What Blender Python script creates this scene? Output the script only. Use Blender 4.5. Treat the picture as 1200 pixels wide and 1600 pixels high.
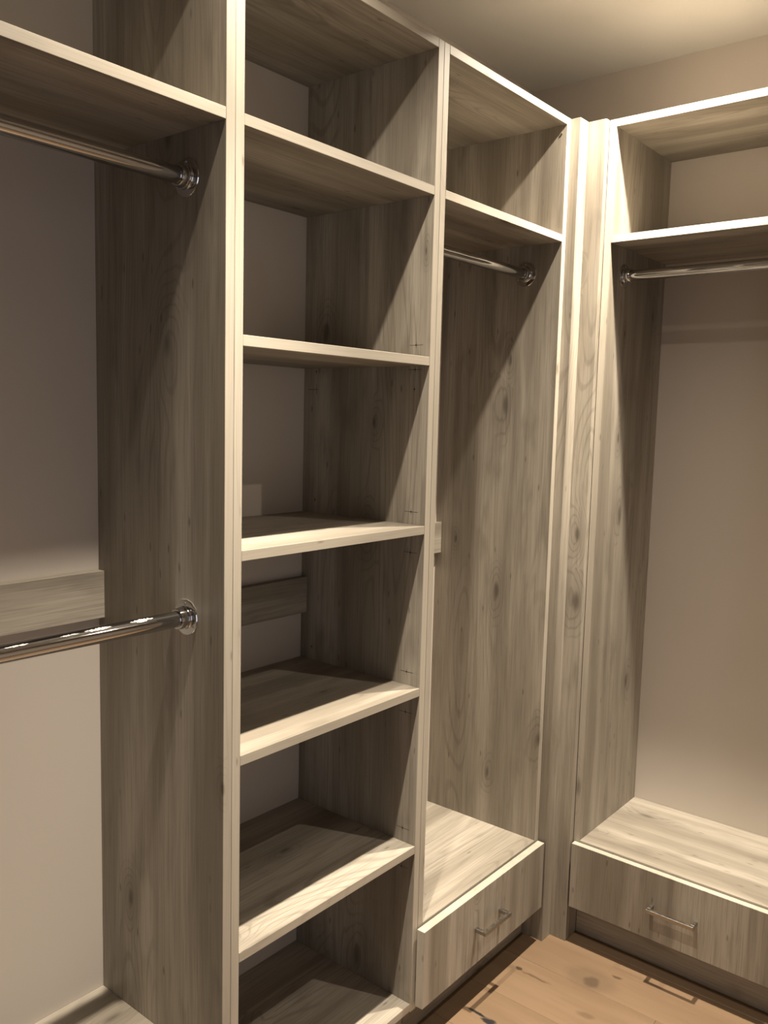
import bpy, bmesh, math, random
from mathutils import Vector, Matrix

# ------------------------------------------------------------------ clear
for o in list(bpy.data.objects):
    bpy.data.objects.remove(o, do_unlink=True)
scene = bpy.context.scene
C = scene.collection
random.seed(7)

# ------------------------------------------------------------------ camera
cam_d = bpy.data.cameras.new('camera')
cam = bpy.data.objects.new('camera', cam_d)
C.objects.link(cam)
FWD = Vector((-0.62642831, 0.77190311, -0.10841199))
RGT = Vector((0.77453319, 0.63204667, 0.02480607))
UPV = Vector((-0.08766932, 0.06842946, 0.99379651))
rot = Matrix((RGT, UPV, -FWD)).transposed()
cam.matrix_world = Matrix.Translation((1.1797, -0.0835, 1.5717)) @ rot.to_4x4()
cam_d.sensor_fit = 'VERTICAL'
cam_d.sensor_height = 32.0
cam_d.lens = 1340.8 / 1600 * 32.0
cam_d.clip_start = 0.01
scene.camera = cam

# ------------------------------------------------------------------ world, exposure
world = bpy.data.worlds.new('world')
scene.world = world
world.use_nodes = True
world.node_tree.nodes['Background'].inputs[0].default_value = (0.90, 0.93, 1.0, 1)
world.node_tree.nodes['Background'].inputs[1].default_value = 1.5
vs = scene.view_settings
vs.view_transform = 'Standard'
vs.look = 'None'
vs.gamma = 1.0
vs.use_curve_mapping = False
vs.exposure = 0.0

# the closet is lit by recessed downlights in the ceiling (built below)
LAMP_W = 19.0          # wide wash of one downlight
CORE_W = 235.0         # narrow core of its beam
LAMP_COL = (1.0, 0.875, 0.70)
LAMPS = [(0.31, 0.875, 'recessed ceiling downlight above the left hanging bay', 0.82, 1.28),
         (0.31, 2.07, 'recessed ceiling downlight above the inner corner of the closet', 1.65, 1.0),
         (1.37, 2.02, 'recessed ceiling downlight farther right along the rear run', 0.6, 0.35)]

# ------------------------------------------------------------------ helpers
def mesh_obj(name, bm, mat, parent=None, smooth=False):
    me = bpy.data.meshes.new(name)
    bm.to_mesh(me)
    bm.free()
    if smooth:
        for p in me.polygons:
            p.use_smooth = True
    me.materials.append(mat)
    o = bpy.data.objects.new(name, me)
    C.objects.link(o)
    if parent is not None:
        o.parent = parent
        o.matrix_parent_inverse = parent_world(parent).inverted()
    return o

def parent_world(o):
    m = o.matrix_basis.copy()
    while o.parent is not None:
        m = o.matrix_parent_inverse @ m
        o = o.parent
        m = o.matrix_basis @ m
    return m

def box_bm(x0, x1, y0, y1, z0, z1, bev=0.0007):
    bm = bmesh.new()
    bmesh.ops.create_cube(bm, size=1.0)
    for v in bm.verts:
        v.co = Vector(((x0 + x1) / 2 + v.co.x * (x1 - x0), (y0 + y1) / 2 + v.co.y * (y1 - y0), (z0 + z1) / 2 + v.co.z * (z1 - z0)))
    if bev > 0:
        bmesh.ops.bevel(bm, geom=list(bm.edges), offset=bev, segments=1, affect='EDGES', profile=0.5)
    return bm

BANDED = ('side_panel', 'shelf', 'top_panel', 'deck', 'drawer')

def box(name, x0, x1, y0, y1, z0, z1, mat, parent=None, bev=0.0007):
    o = mesh_obj(name, box_bm(x0, x1, y0, y1, z0, z1, bev), mat, parent)
    if name in BANDED:      # the narrow sides carry a lighter edge band
        o.data.materials.append(M['band_' + mat.name[-1]])
        dims = (x1 - x0, y1 - y0, z1 - z0)
        thin = dims.index(min(dims))
        for p in o.data.polygons:
            if abs(p.normal[thin]) < 0.3:
                p.material_index = 1
    return o

def revolve_bm(profile, origin, axis, n=40):
    """profile: list of (along, radius) revolved about axis ('x','y','z') through origin"""
    bm = bmesh.new()
    rings = []
    a = {'x': (Vector((1, 0, 0)), Vector((0, 1, 0)), Vector((0, 0, 1))),
         'y': (Vector((0, 1, 0)), Vector((0, 0, 1)), Vector((1, 0, 0))),
         'z': (Vector((0, 0, 1)), Vector((1, 0, 0)), Vector((0, 1, 0)))}[axis]
    og = Vector(origin)
    for (t, r) in profile:
        if r < 1e-6:
            rings.append([bm.verts.new(og + a[0] * t)])
        else:
            rings.append([bm.verts.new(og + a[0] * t + (a[1] * math.cos(2 * math.pi * k / n) + a[2] * math.sin(2 * math.pi * k / n)) * r) for k in range(n)])
    for A, B in zip(rings[:-1], rings[1:]):
        for k in range(n):
            k2 = (k + 1) % n
            if len(A) == 1 and len(B) == 1:
                continue
            if len(A) == 1:
                bm.faces.new((A[0], B[k2], B[k]))
            elif len(B) == 1:
                bm.faces.new((A[k], A[k2], B[0]))
            else:
                bm.faces.new((A[k], A[k2], B[k2], B[k]))
    bmesh.ops.recalc_face_normals(bm, faces=list(bm.faces))
    return bm

def auto_smooth(o, ang=0.6):
    me = o.data
    bm = bmesh.new(); bm.from_mesh(me)
    for e in bm.edges:
        if len(e.link_faces) == 2 and e.calc_face_angle(0) > ang:
            e.smooth = False
    for f in bm.faces:
        f.smooth = True
    bm.to_mesh(me); bm.free()

def tag(o, label, cat, group=None):
    o['label'] = label
    o['category'] = cat
    if group:
        o['group'] = group
    return o

def thing(name, label, cat, loc, group=None):
    o = bpy.data.objects.new(name, None)
    o.empty_display_size = 0.05
    C.objects.link(o)
    o.location = loc
    return tag(o, label, cat, group)

def struct(o, label=None, cat=None):
    o['kind'] = 'structure'
    if label:
        o['label'] = label
    if cat:
        o['category'] = cat
    return o

# ------------------------------------------------------------------ materials
class NT:
    def __init__(self, name):
        self.m = bpy.data.materials.new(name)
        self.m.use_nodes = True
        self.t = self.m.node_tree
        self.t.nodes.clear()
        self.out = self.n('ShaderNodeOutputMaterial')
        self.b = self.n('ShaderNodeBsdfPrincipled')
        self.l(self.b.outputs[0], self.out.inputs[0])
    def n(self, typ, **kw):
        nd = self.t.nodes.new(typ)
        for k, v in kw.items():
            setattr(nd, k, v)
        return nd
    def l(self, a, b):
        self.t.links.new(a, b)
    def put(self, sock, v):
        if hasattr(v, 'is_linked') or isinstance(v, bpy.types.NodeSocket):
            self.l(v, sock)
        else:
            sock.default_value = v
    def math(self, op, a, b=None, c=None, clamp=False):
        nd = self.n('ShaderNodeMath', operation=op)
        nd.use_clamp = clamp
        self.put(nd.inputs[0], a)
        if b is not None: self.put(nd.inputs[1], b)
        if c is not None: self.put(nd.inputs[2], c)
        return nd.outputs[0]
    def vmath(self, op, a, b=None):
        nd = self.n('ShaderNodeVectorMath', operation=op)
        self.put(nd.inputs[0], a)
        if b is not None: self.put(nd.inputs[1], b)
        return nd.outputs[0] if op not in ('DISTANCE', 'LENGTH') else nd.outputs[1]
    def ramp(self, f, lo, hi, a=0.0, b=1.0):
        nd = self.n('ShaderNodeMapRange')
        nd.interpolation_type = 'SMOOTHSTEP'
        self.put(nd.inputs[0], f)
        nd.inputs[1].default_value = lo; nd.inputs[2].default_value = hi
        nd.inputs[3].default_value = a; nd.inputs[4].default_value = b
        return nd.outputs[0]
    def mix(self, f, a, b):
        nd = self.n('ShaderNodeMix', data_type='RGBA')
        self.put(nd.inputs[0], f)
        self.put(nd.inputs[6], a)
        self.put(nd.inputs[7], b)
        return nd.outputs[2]
    def noise(self, vec, detail=2.0, rough=0.5, dist=0.0):
        nd = self.n('ShaderNodeTexNoise')
        self.l(vec, nd.inputs['Vector'])
        nd.inputs['Scale'].default_value = 1.0
        nd.inputs['Detail'].default_value = detail
        nd.inputs['Roughness'].default_value = rough
        nd.inputs['Distortion'].default_value = dist
        return nd.outputs[0]
    def voro(self, vec):
        nd = self.n('ShaderNodeTexVoronoi')
        self.l(vec, nd.inputs['Vector'])
        nd.inputs['Scale'].default_value = 1.0
        return nd
    def bump(self, h, strength, dist):
        nd = self.n('ShaderNodeBump')
        nd.inputs['Strength'].default_value = strength
        nd.inputs['Distance'].default_value = dist
        self.l(h, nd.inputs['Height'])
        self.l(nd.outputs[0], self.b.inputs['Normal'])

def wood_material(name, axis, light, mid, dark, knot, contrast=1.0, rough=0.48):
    """grey-washed oak laminate; grain runs along the given axis"""
    t = NT(name)
    tc = t.n('ShaderNodeTexCoord')
    oi = t.n('ShaderNodeObjectInfo')
    off = t.n('ShaderNodeVectorMath', operation='SCALE')
    off.inputs[0].default_value = (13.7, 29.3, 17.9)
    t.l(oi.outputs['Random'], off.inputs['Scale'])
    p = t.vmath('ADD', tc.outputs['Object'], off.outputs[0])
    sp = t.n('ShaderNodeSeparateXYZ'); t.l(p, sp.inputs[0])
    cb = t.n('ShaderNodeCombineXYZ')
    order = {'z': (0, 1, 2), 'y': (0, 2, 1), 'x': (1, 2, 0)}[axis]
    for i, k in enumerate(order):
        t.l(sp.outputs[k], cb.inputs[i])
    q0 = cb.outputs[0]
    # gentle sideways wander of the grain
    wob = t.noise(t.vmath('MULTIPLY', q0, (4.0, 4.0, 1.6)), 2.0)
    wv = t.n('ShaderNodeCombineXYZ')
    wo = t.math('MULTIPLY', t.math('SUBTRACT', wob, 0.5), 0.035)
    t.l(wo, wv.inputs[0]); t.l(wo, wv.inputs[1])
    q = t.vmath('ADD', q0, wv.outputs[0])
    broad = t.noise(t.vmath('MULTIPLY', q, (9.0, 9.0, 0.55)), 2.0, 0.55)
    streak = t.noise(t.vmath('MULTIPLY', q, (34.0, 34.0, 1.3)), 3.0, 0.6)
    patch = t.noise(t.vmath('MULTIPLY', q, (14.0, 14.0, 4.5)), 3.0, 0.6)
    fine = t.noise(t.vmath('MULTIPLY', q0, (420.0, 420.0, 7.0)), 2.0, 0.6)
    fine2 = t.noise(t.vmath('MULTIPLY', q, (150.0, 150.0, 3.0)), 2.0, 0.6)
    # lateral and lengthwise coordinate in the plane of whichever face is seen
    sq = t.n('ShaderNodeSeparateXYZ'); t.l(q, sq.inputs[0])
    lat = t.math('ADD', sq.outputs[0], sq.outputs[1])
    def plane(a, b):
        c = t.n('ShaderNodeCombineXYZ')
        t.l(t.math('MULTIPLY', lat, a), c.inputs[0]); t.l(t.math('MULTIPLY', sq.outputs[2], b), c.inputs[1])
        return c.outputs[0]
    def voro2(v):
        nd = t.voro(v); nd.voronoi_dimensions = '2D'
        return nd
    # knots
    vk = voro2(plane(6.2, 2.3))
    sk = t.n('ShaderNodeSeparateColor'); t.l(vk.outputs['Color'], sk.inputs[0])
    ksel = t.ramp(sk.outputs[0], 0.66, 0.70)
    ksize = t.math('MULTIPLY_ADD', sk.outputs[1], 0.75, 0.45)
    kd = t.math('DIVIDE', vk.outputs['Distance'], ksize)
    kd = t.math('ADD', kd, t.math('MULTIPLY', t.math('SUBTRACT', streak, 0.5), 0.10))
    kn = t.math('MULTIPLY', t.ramp(kd, 0.015, 0.085, 1.0, 0.0), ksel)
    kh = t.math('MULTIPLY', t.ramp(kd, 0.02, 0.36, 1.0, 0.0), ksel)
    # cathedral lines: contours of a stretched noise field, bent round the knots
    fld = t.noise(t.vmath('MULTIPLY', q, (6.5, 6.5, 0.85)), 1.0, 0.4)
    fld = t.math('ADD', fld, t.math('MULTIPLY', kh, 0.16))
    ring = t.math('SINE', t.math('MULTIPLY', fld, 150.0))
    ring = t.ramp(ring, 0.45, 1.0)
    rmask = t.ramp(t.noise(t.vmath('MULTIPLY', q, (5.0, 5.0, 1.1)), 1.0), 0.50, 0.64)
    rmask = t.math('MAXIMUM', rmask, t.ramp(kh, 0.05, 0.6))
    ring = t.math('MULTIPLY', ring, rmask)
    # small dark flecks
    vf = voro2(plane(34.0, 9.0))
    fl = t.ramp(vf.outputs['Distance'], 0.03, 0.125, 1.0, 0.0)
    sf = t.n('ShaderNodeSeparateColor'); t.l(vf.outputs['Color'], sf.inputs[0])
    fl = t.math('MULTIPLY', fl, t.ramp(sf.outputs[0], 0.85, 0.93))
    f1 = t.ramp(broad, 0.36, 0.64)
    col = t.mix(f1, light, mid)
    f2 = t.math('MULTIPLY', t.ramp(streak, 0.45, 0.78), 0.42 * contrast)
    col = t.mix(f2, col, dark)
    f2b = t.math('MULTIPLY', t.ramp(patch, 0.52, 0.78), 0.45 * contrast)
    col = t.mix(f2b, col, dark)
    f3 = t.math('MULTIPLY', t.ramp(fine, 0.42, 0.72), 0.36 * contrast)
    col = t.mix(f3, col, dark)
    f3b = t.math('MULTIPLY', t.ramp(fine2, 0.5, 0.72), 0.22 * contrast)
    col = t.mix(f3b, col, dark)
    col = t.mix(t.math('MULTIPLY', ring, 0.32 * contrast), col, dark)
    col = t.mix(t.math('MULTIPLY', kh, 0.34 * contrast), col, dark)
    col = t.mix(t.math('MULTIPLY', kn, 0.62), col, knot)
    col = t.mix(t.math('MULTIPLY', fl, 0.5), col, knot)
    t.l(col, t.b.inputs['Base Color'])
    t.b.inputs['Roughness'].default_value = rough
    t.b.inputs['Specular IOR Level'].default_value = 0.35
    t.bump(fine, 0.12, 0.0004)
    return t.m

WL = (0.432, 0.390, 0.330, 1)
WM = (0.262, 0.231, 0.188, 1)
WD = (0.128, 0.110, 0.087, 1)
WK = (0.060, 0.048, 0.037, 1)
M = {}
for ax in 'xyz':
    M['wood_' + ax] = wood_material('grey_washed_oak_grain_' + ax, ax, WL, WM, WD, WK)

for ax in 'xyz':
    M['band_' + ax] = wood_material('light_edge_band_grain_' + ax, ax, (0.480, 0.437, 0.371, 1), (0.418, 0.378, 0.318, 1), (0.24, 0.212, 0.172, 1), (0.14, 0.118, 0.094, 1), 0.55)

def paint(name, col, rough=0.75, bump=0.05):
    t = NT(name)
    tc = t.n('ShaderNodeTexCoord')
    n1 = t.noise(t.vmath('MULTIPLY', tc.outputs['Object'], (260.0, 260.0, 260.0)), 3.0)
    n2 = t.noise(t.vmath('MULTIPLY', tc.outputs['Object'], (3.0, 3.0, 3.0)), 2.0)
    c2 = tuple(c * 0.94 for c in col[:3]) + (1,)
    t.l(t.mix(n2, col, c2), t.b.inputs['Base Color'])
    t.b.inputs['Roughness'].default_value = rough
    t.b.inputs['Specular IOR Level'].default_value = 0.25
    t.bump(n1, bump, 0.0006)
    return t.m
M['wall'] = paint('greige_wall_paint', (0.575, 0.518, 0.463, 1))
M['ceiling'] = paint('white_ceiling_paint', (0.64, 0.62, 0.58, 1))
M['white'] = paint('white_enamel', (0.85, 0.84, 0.82, 1), 0.4, 0.0)

def metal(name, col, rough, brushed=False):
    t = NT(name)
    t.b.inputs['Metallic'].default_value = 1.0
    tc = t.n('ShaderNodeTexCoord')
    sc = (60.0, 60.0, 60.0) if not brushed else (140.0, 140.0, 30.0)
    n1 = t.noise(t.vmath('MULTIPLY', tc.outputs['Object'], sc), 2.0)
    t.l(t.ramp(n1, 0.3, 0.8, rough * 0.8, rough * 1.25), t.b.inputs['Roughness'])
    t.b.inputs['Base Color'].default_value = col
    return t.m
M['chrome'] = metal('polished_chrome', (0.52, 0.52, 0.53, 1), 0.07)
M['nickel'] = metal('brushed_nickel', (0.38, 0.36, 0.335, 1), 0.34, True)
M['screw'] = metal('steel_screw', (0.45, 0.44, 0.42, 1), 0.3)

def flat(name, col, rough=0.6):
    t = NT(name)
    tc = t.n('ShaderNodeTexCoord')
    n1 = t.noise(t.vmath('MULTIPLY', tc.outputs['Object'], (120.0, 120.0, 120.0)), 2.0)
    t.l(t.mix(n1, col, tuple(c * 0.8 for c in col[:3]) + (1,)), t.b.inputs['Base Color'])
    t.b.inputs['Roughness'].default_value = rough
    return t.m
M['pencil'] = flat('graphite_mark', (0.035, 0.03, 0.028, 1))
M['residue'] = flat('paper_label_residue', (0.50, 0.49, 0.47, 1), 0.8)

def floor_material():
    t = NT('oiled_oak_floor')
    tc = t.n('ShaderNodeTexCoord')
    oi = t.n('ShaderNodeObjectInfo')
    off = t.n('ShaderNodeVectorMath', operation='SCALE')
    off.inputs[0].default_value = (13.7, 29.3, 17.9)
    t.l(oi.outputs['Random'], off.inputs['Scale'])
    P = tc.outputs['Object']
    p = t.vmath('ADD', P, off.outputs[0])
    broad = t.noise(t.vmath('MULTIPLY', p, (1.6, 16.0, 16.0)), 3.0)
    fine = t.noise(t.vmath('MULTIPLY', p, (9.0, 260.0, 260.0)), 3.0)
    col = t.mix(t.ramp(broad, 0.3, 0.7), (0.205, 0.138, 0.086, 1), (0.17, 0.112, 0.068, 1))
    tone = t.ramp(oi.outputs['Random'], 0.0, 1.0, 0.0, 0.35)
    col = t.mix(tone, col, (0.155, 0.102, 0.062, 1))
    col = t.mix(t.math('MULTIPLY', t.ramp(fine, 0.5, 0.75), 0.22), col, (0.12, 0.077, 0.046, 1))
    dis = t.n('ShaderNodeTexNoise'); dis.inputs['Scale'].default_value = 28.0; dis.inputs['Detail'].default_value = 3.0
    t.l(P, dis.inputs['Vector'])
    dv = t.vmath('MULTIPLY', t.vmath('SUBTRACT', dis.outputs['Color'], (0.5, 0.5, 0.5)), (0.03, 0.02, 0.0))
    pw = t.vmath('ADD', P, dv)
    # knots and splits that these boards have: (x, y, half length, half width, strength, colour)
    K = [(0.043, 1.990, 0.012, 0.010, 0.85, (0.035, 0.022, 0.014, 1)),
         (0.095, 1.985, 0.052, 0.0045, 0.6, (0.060, 0.038, 0.023, 1)),
         (0.222, 2.083, 0.085, 0.055, 0.35, (0.090, 0.062, 0.042, 1)),
         (0.229, 2.075, 0.026, 0.026, 0.6, (0.060, 0.042, 0.029, 1)),
         (0.275, 2.140, 0.016, 0.007, 0.75, (0.060, 0.038, 0.023, 1)),
         (0.278, 1.936, 0.028, 0.013, 0.45, (0.075, 0.048, 0.029, 1)),
         (0.052, 1.754, 0.036, 0.005, 0.95, (0.012, 0.013, 0.016, 1)),
         (0.095, 1.745, 0.024, 0.011, 0.95, (0.012, 0.014, 0.018, 1))]
    for (kx, ky, a, b, s, c) in K:
        d = t.vmath('MULTIPLY', t.vmath('SUBTRACT', pw, (kx, ky, 0.0)), (1 / a, 1 / b, 0.0))
        f = t.ramp(t.vmath('LENGTH', d), 0.55, 1.15, s, 0.0)
        col = t.mix(f, col, c)
    t.l(col, t.b.inputs['Base Color'])
    t.b.inputs['Roughness'].default_value = 0.42
    t.b.inputs['Specular IOR Level'].default_value = 0.35
    t.bump(fine, 0.1, 0.0005)
    return t.m
M['floor'] = floor_material()

def emit_material(name, col, s):
    t = NT(name)
    t.b.inputs['Base Color'].default_value = (0.9, 0.9, 0.9, 1)
    t.b.inputs['Emission Color'].default_value = col + (1,)
    t.b.inputs['Emission Strength'].default_value = s
    return t.m
M['lens'] = emit_material('lit_lamp_lens', LAMP_COL, 12.0)

# ------------------------------------------------------------------ measured layout (metres)
T = 0.0199
D = 0.40                # depth of the left run, back wall at x = -D
XR, YN = 2.60, -1.60    # walls behind the viewer
YF, YW = 2.2189, 2.625  # front plane of the rear run, rear wall
ZT, ZTU = 2.4067, 2.3868
ZC = 2.7012
ZB = 0.102              # underside of the carcasses = top of the plinth
ZD = 0.3213             # deck above the drawers
G = 0.0003

# ------------------------------------------------------------------ setting
fl = struct(box('floor', -D, XR, YN, YW, -0.08, -0.0125, M['floor'], bev=0), 'floor of wide oiled oak boards', 'floor')
W_PL = 0.183
yrow = 2.040 + 3 * W_PL
row = 0
while yrow > YN:
    y1 = min(yrow + W_PL, YW) if row == 0 else yrow + W_PL
    y0, y1 = max(yrow, YN), min(yrow + W_PL, YW)
    x = -D - random.uniform(0.0, 0.9)
    if abs(yrow - 2.040) < 0.01: x = -1.12
    if abs(yrow - 1.857) < 0.01: x = -1.42
    while x < XR:
        L = 1.85
        xa, xb = max(x, -D), min(x + L, XR)
        if xb - xa > 0.02:
            box('plank', xa + 0.0002, xb - 0.0002, y0 + 0.0002, y1 - 0.0002, -0.0123, 0.0, M['floor'], fl, bev=0.0008)
        x += L
    yrow -= W_PL
    row += 1
struct(box('ceiling', -D - 0.1, XR + 0.1, YN - 0.1, YW + 0.1, ZC, ZC + 0.1, M['ceiling'], bev=0), 'plain white painted ceiling', 'ceiling')
struct(box('wall_left', -D - 0.1, -D, YN - 0.1, YW + 0.1, -0.08, ZC, M['wall'], bev=0), 'greige painted wall behind the left closet run', 'wall')
struct(box('wall_back', -D, XR, YW, YW + 0.1, -0.08, ZC, M['wall'], bev=0), 'greige painted wall behind the rear closet run', 'wall')
struct(box('wall_front', -D, XR, YN - 0.1, YN, -0.08, ZC, M['wall'], bev=0), 'greige painted wall behind the viewer', 'wall')
# the right wall has the open doorway that lets some cool daylight in
bmw = bmesh.new()
for (y0, y1, z0, z1) in [(YN - 0.1, -1.25, -0.08, ZC), (-0.25, YW + 0.1, -0.08, ZC), (-1.25, -0.25, 2.10, ZC)]:
    b2 = box_bm(XR, XR + 0.1, y0, y1, z0, z1, 0)
    me = bpy.data.meshes.new('tmp'); b2.to_mesh(me); b2.free()
    bmw.from_mesh(me); bpy.data.meshes.remove(me)
struct(mesh_obj('wall_right', bmw, M['wall']), 'greige painted wall with an open doorway on the right', 'wall')

# ------------------------------------------------------------------ parts shared by the closet units
def handle(parent, a0, a1, face, out, z, along):
    """square bar pull; along = 'y' (left run, face looks +x) or 'x' (rear run, face looks -y)"""
    s = 0.0108
    bm = bmesh.new()
    def add(x0, x1, y0, y1, z0, z1):
        b2 = box_bm(x0, x1, y0, y1, z0, z1, 0.0008)
        me = bpy.data.meshes.new('tmp'); b2.to_mesh(me); b2.free()
        bm.from_mesh(me); bpy.data.meshes.remove(me)
    if along == 'y':
        add(out - s, out, a0, a1, z - s, z)
        add(face + 0.0002, out - s, a0, a0 + s, z - s, z)
        add(face + 0.0002, out - s, a1 - s, a1, z - s, z)
    else:
        add(a0, a1, out, out + s, z - s, z)
        add(a0, a0 + s, out + s, face - 0.0002, z - s, z)
        add(a1 - s, a1, out + s, face - 0.0002, z - s, z)
    h = mesh_obj('handle', bm, M['nickel'], parent)
    h['label'] = 'brushed nickel square bar pull'
    return h

def rod(label, x, y, z, a0, a1, axis, group='chrome hanging rods'):
    """hanging rod between two side panels at a0 and a1 along axis"""
    loc = (a0, y, z) if axis == 'x' else (x, a0, z)
    t = thing('hanging_rod', label, 'rod', loc, group)
    R = 0.0152
    L = a1 - a0
    tube = mesh_obj('tube', revolve_bm([(0.004, 0.0), (0.004, R), (L - 0.004, R), (L - 0.004, 0.0)], loc, axis, 48), M['chrome'], t)
    auto_smooth(tube)
    for s in (0, 1):
        base = a0 + 0.0002 if s == 0 else a1 - 0.0002
        sg = 1 if s == 0 else -1
        o = (base, y, z) if axis == 'x' else (x, base, z)
        prof = [(0.0, 0.0), (0.0, 0.0335), (0.0012, 0.0340), (0.0026, 0.0330), (0.0032, 0.0300), (0.0036, 0.0225), (0.0048, 0.0212),
                (0.0075, 0.0205), (0.0085, 0.0212), (0.0105, 0.0212), (0.0115, 0.0200), (0.0215, 0.0196), (0.0228, 0.0188), (0.0230, 0.0156)]
        f = mesh_obj('flange', revolve_bm([(sg * p[0], p[1]) for p in prof], o, axis, 48), M['chrome'], t)
        auto_smooth(f)
        for k in range(3):
            an = math.radians(90 + 120 * k)
            r = 0.0270
            if axis == 'y':
                so = (x + r * math.cos(an), base + sg * 0.0032, z + r * math.sin(an))
            else:
                so = (base + sg * 0.0032, y + r * math.cos(an), z + r * math.sin(an))
            sc = mesh_obj('screw', revolve_bm([(sg * q[0], q[1]) for q in [(0.0, 0.0028), (0.0010, 0.0028), (0.0016, 0.0018), (0.0016, 0.0008), (0.0006, 0.0)]], so, axis, 12), M['screw'], f)
    return t

def plinth_left(parent, y0, y1):
    return box('toe_kick', -0.0617, -0.0417, y0, y1, 0.0004, ZB - G, M['wood_y'], parent)

# ------------------------------------------------------------------ left hanging unit
Y0 = 0.9386 - 0.642
A_l, A_m, A_r = 0.9186, 0.9392, 0.9598
u = thing('hanging_closet_unit', 'leftmost open hanging unit with two chrome rods and a wall cleat', 'closet unit', (-D / 2, (Y0 + A_l) / 2, 0), 'oak closet units')
sp = box('side_panel', -D + G, 0, A_l, A_m - G, ZB, ZT, M['wood_z'], u)
box('side_panel', -D + G, 0, Y0 - T, Y0, ZB, ZT, M['wood_z'], u)
box('top_panel', -D + G, 0, Y0 + G, A_l - G, ZTU, ZT, M['wood_y'], u)
box('shelf', -D + G, 0, Y0 + G, A_l - G, 2.0709, 2.0909, M['wood_y'], u)
box('deck', -D + G, 0, Y0 + G, A_l - G, 0.310 - T, 0.310, M['wood_y'], u)
box('bottom_panel', -D + G, -0.001, Y0 + G, A_l - G, ZB, ZB + T, M['wood_y'], u)
box('cleat', -D + G, -0.3780, Y0 + G, A_l - G, 1.1435, 1.2425, M['wood_y'], u)
plinth_left(u, Y0 - T, A_m - 0.0005)
dr = box('drawer', 0.0055, 0.0255, Y0 - 0.011, A_l + 0.011, 0.1142, 0.305, M['wood_z'], u)
handle(dr, (Y0 + A_l) / 2 - 0.066, (Y0 + A_l) / 2 + 0.066, 0.0255, 0.0620, 0.2205, 'y')

# ------------------------------------------------------------------ shelf tower
B_l, B_m, B_r = 1.5221, 1.5432, 1.5642
u = thing('shelf_tower', 'tall narrow open shelf tower between the two left hanging bays', 'shelf unit', (-D / 2, (A_m + B_m) / 2, 0), 'oak closet units')
box('side_panel', -D + G, 0, A_m + G, A_r, ZB, ZT, M['wood_z'], u)
bp = box('side_panel', -D + G, 0, B_l, B_m - G, ZB, ZT, M['wood_z'], u)
box('top_panel', -D + G, 0, A_r + G, B_l - G, ZTU, ZT, M['wood_y'], u)
for zt in (2.0920, 1.7140, 1.3243, 0.9340, 0.5380, 0.1253):
    box('shelf', -D + G, 0, A_r + G, B_l - G, zt - T, zt, M['wood_y'], u)
box('cleat', -D + G, -0.3780, A_r + G, B_l - G, 1.0579, 1.1524, M['wood_y'], u)
plinth_left(u, A_m, B_m - 0.0005)
# pencilled drilling marks on the side panel
for (mx, mz, kind) in [(-0.040, 1.742, 2), (-0.041, 1.686, 1), (-0.041, 1.641, 0), (-0.041, 1.354, 2), (-0.040, 1.257, 1), (-0.041, 0.966, 1), (-0.041, 0.866, 1),
                       (-0.040, 0.572, 1), (-0.040, 0.473, 1), (-0.357, 1.686, 0), (-0.355, 1.641, 3), (-0.355, 1.358, 0), (-0.358, 0.968, 0)]:
    bm = bmesh.new()
    yy = B_l - 0.00015
    n = 12
    r = 0.0022 if kind != 3 else 0.0012
    vs_ = [bm.verts.new((mx + r * math.cos(2 * math.pi * k / n), yy - 0.0001, mz + r * math.sin(2 * math.pi * k / n))) for k in range(n)]
    bm.faces.new(vs_)
    def strip(x0, x1, z0, z1):
        bm.faces.new([bm.verts.new((a, yy, b)) for a, b in ((x0, z0), (x1, z0), (x1, z1), (x0, z1))])
    lw = 0.0005
    if kind in (1, 2):
        strip(mx - 0.019, mx + 0.020, mz - lw, mz + lw)
    if kind == 3:
        strip(mx - 0.028, mx + 0.004, mz - lw, mz + lw)
        strip(mx - lw, mx + lw, mz - 0.012, mz + 0.014)
    else:
        strip(mx - lw * 0.7, mx + lw * 0.7, mz - 0.007, mz + 0.007)
    mesh_obj('drill_mark', bm, M['pencil'], bp)

# ------------------------------------------------------------------ second hanging unit, next to the corner
C_l, C_r = 2.1281, 2.1489
u = thing('hanging_closet_unit', 'narrow hanging unit with drawer between the shelf tower and the corner post', 'closet unit', (-D / 2, (B_m + C_r) / 2, 0), 'oak closet units')
box('side_panel', -D + G, 0, B_m + G, B_r, ZB, ZT, M['wood_z'], u)
cp = box('side_panel', -D + G, 0, C_l, C_r - G, ZB, ZT, M['wood_z'], u)
box('top_panel', -D + G, 0, B_r + G, C_l - G, ZTU, ZT, M['wood_y'], u)
box('shelf', -D + G, 0, B_r + G, C_l - G, 2.0728, 2.0927, M['wood_y'], u)
box('deck', -D + G, 0, B_r + G, C_l - G, ZD - T, ZD, M['wood_y'], u)
box('bottom_panel', -D + G, -0.001, B_r + G, C_l - G, ZB, ZB + T, M['wood_y'], u)
box('cleat', -D + G, -0.3780, B_r + G, C_l - G, 1.153, 1.250, M['wood_y'], u)
plinth_left(u, B_m, C_r - 0.0005)
dr = box('drawer', 0.0040, 0.0267, 1.5365, 2.1402, 0.1142, 0.3175, M['wood_z'], u)
handle(dr, 1.7660, 1.8985, 0.0267, 0.0620, 0.2215, 'y')
sc = mesh_obj('screw', revolve_bm([(-q[0], q[1]) for q in [(0.0002, 0.003), (0.0010, 0.003), (0.0014, 0.0016), (0.0006, 0.0)]], (-0.0168, C_l, 2.3635), 'y', 12), M['screw'], cp)

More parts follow.
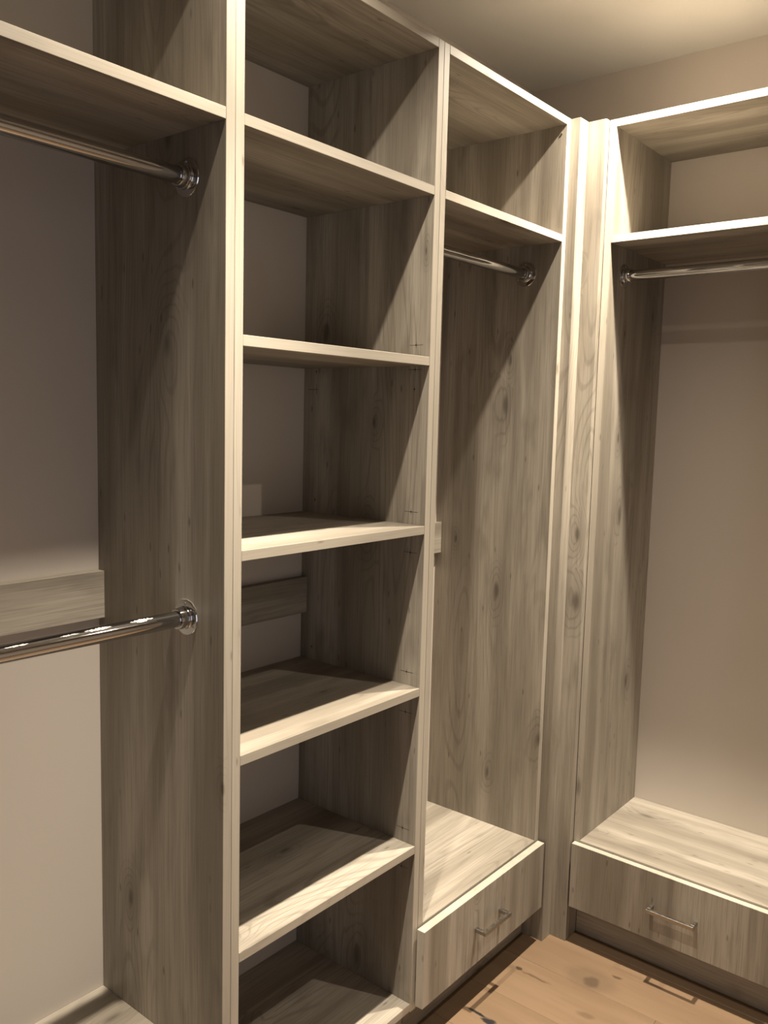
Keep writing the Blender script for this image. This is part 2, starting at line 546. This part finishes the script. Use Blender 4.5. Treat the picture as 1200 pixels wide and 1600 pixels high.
# ------------------------------------------------------------------ corner post
P1, P2, F2 = 0.0285, 0.0815, 2.1986
u = thing('corner_post', 'stepped grey oak filler post in the inner corner between both closet runs', 'corner post', (0.02, 2.18, 0), None)
box('filler_strip', -0.0415, P1, C_r + G, F2 - G, 0.0004, ZT, M['wood_z'], u)
box('filler_strip', 0.0, P2, F2, YF - G, 0.0004, ZT, M['wood_z'], u)
box('filler_return', P2 - T, P2, YF, 2.2680, 0.0004, ZB - G, M['wood_z'], u)

# ------------------------------------------------------------------ rear hanging unit
D_o, D_i = 0.0822, 0.1025
E_l, E_r = 0.668, 0.688
u = thing('hanging_closet_unit', 'rear hanging unit with drawer against the back wall, right of the corner post', 'closet unit', ((D_o + E_r) / 2, (YF + YW) / 2, 0), 'oak closet units')
box('side_panel', D_o, D_i, YF, YW - G, ZB, ZT, M['wood_z'], u)
box('side_panel', E_l, E_r, YF, YW - G, ZB, ZT, M['wood_z'], u)
box('top_panel', D_i + G, E_l - G, YF, YW - G, ZTU, ZT, M['wood_x'], u)
box('shelf', D_i + G, E_l - G, YF, YW - G, 2.0749, 2.0948, M['wood_x'], u)
box('deck', D_i + G, E_l - G, YF, YW - G, 0.3225 - T, 0.3225, M['wood_x'], u)
box('bottom_panel', D_i + G, E_l - G, YF + 0.001, YW - G, ZB, ZB + T, M['wood_x'], u)
box('toe_kick', P2 + G, E_r, 2.2684, 2.2884, 0.0004, ZB - G, M['wood_x'], u)
dr = box('drawer', 0.0878, 0.684, 2.1966, 2.2170, 0.1165, 0.3165, M['wood_z'], u)
handle(dr, 0.3370, 0.4710, 2.1966, 2.1620, 0.2215, 'x')

# ------------------------------------------------------------------ rods
rod('upper chrome hanging rod in the leftmost bay under the high shelf', -0.105, 0, 1.990, Y0, A_l, 'y')
r2 = rod('lower chrome hanging rod in the leftmost bay, with white label residue', -0.108, 0, 1.189, Y0, A_l, 'y')
rod('short chrome hanging rod in the bay between shelf tower and corner post', -0.111, 0, 1.993, B_r, C_l, 'y')
rod('chrome hanging rod in the rear unit against the back wall', 0, 2.319, 1.997, D_i, E_l, 'x')
# scraps of a paper label left on the lower rod
def residue(ya, yb, a_mid, a_half):
    bm = bmesh.new()
    R = 0.0155
    n = 26
    prev = None
    rng = random.Random(int(ya * 1000))
    for i in range(n + 1):
        y = ya + (yb - ya) * i / n
        taper = min(1.0, 4.0 * min(i, n - i) / n + 0.15)
        lo = a_mid - a_half * taper * rng.uniform(0.15, 1.0)
        hi = a_mid + a_half * taper * rng.uniform(0.15, 1.0)
        ringv = []
        for k in range(5):
            an = math.radians(lo + (hi - lo) * k / 4)
            ringv.append(bm.verts.new((-0.108 + R * math.cos(an), y, 1.189 + R * math.sin(an))))
        if prev:
            for k in range(4):
                bm.faces.new((prev[k], prev[k + 1], ringv[k + 1], ringv[k]))
        prev = ringv
    return mesh_obj('label_residue', bm, M['residue'], r2)
residue(0.790, 0.838, 58, 17)
residue(0.700, 0.752, 56, 15)
residue(0.655, 0.690, 52, 7)
residue(0.560, 0.600, 50, 8)

# ------------------------------------------------------------------ recessed downlights
for (lx, ly, lab, k, kc) in LAMPS:
    t = thing('recessed_downlight', lab, 'downlight', (lx, ly, ZC), 'recessed ceiling downlights')
    tr = mesh_obj('trim_ring', revolve_bm([(-0.0002, 0.032), (-0.004, 0.034), (-0.005, 0.040), (-0.003, 0.046), (-0.0002, 0.047)], (lx, ly, ZC), 'z', 40), M['white'], t, True)
    mesh_obj('lens', revolve_bm([(-0.0012, 0.0), (-0.0010, 0.018), (-0.0004, 0.0315)], (lx, ly, ZC), 'z', 32), M['lens'], t, True)
    ld = bpy.data.lights.new('downlight_lamp', 'AREA')
    ld.shape = 'DISK'
    ld.size = 0.035
    ld.energy = LAMP_W * k
    ld.color = LAMP_COL
    ld.spread = math.radians(133)
    lo = bpy.data.objects.new('downlight_lamp', ld)
    C.objects.link(lo)
    lo.parent = t
    lo.location = (0, 0, -0.0055)
    ls = bpy.data.lights.new('downlight_core', 'SPOT')
    ls.energy = CORE_W * kc
    ls.color = LAMP_COL
    ls.spot_size = math.radians(57)
    ls.spot_blend = 1.0
    ls.shadow_soft_size = 0.0175
    lso = bpy.data.objects.new('downlight_core', ls)
    C.objects.link(lso)
    lso.parent = t
    lso.location = (0, 0, -0.024)
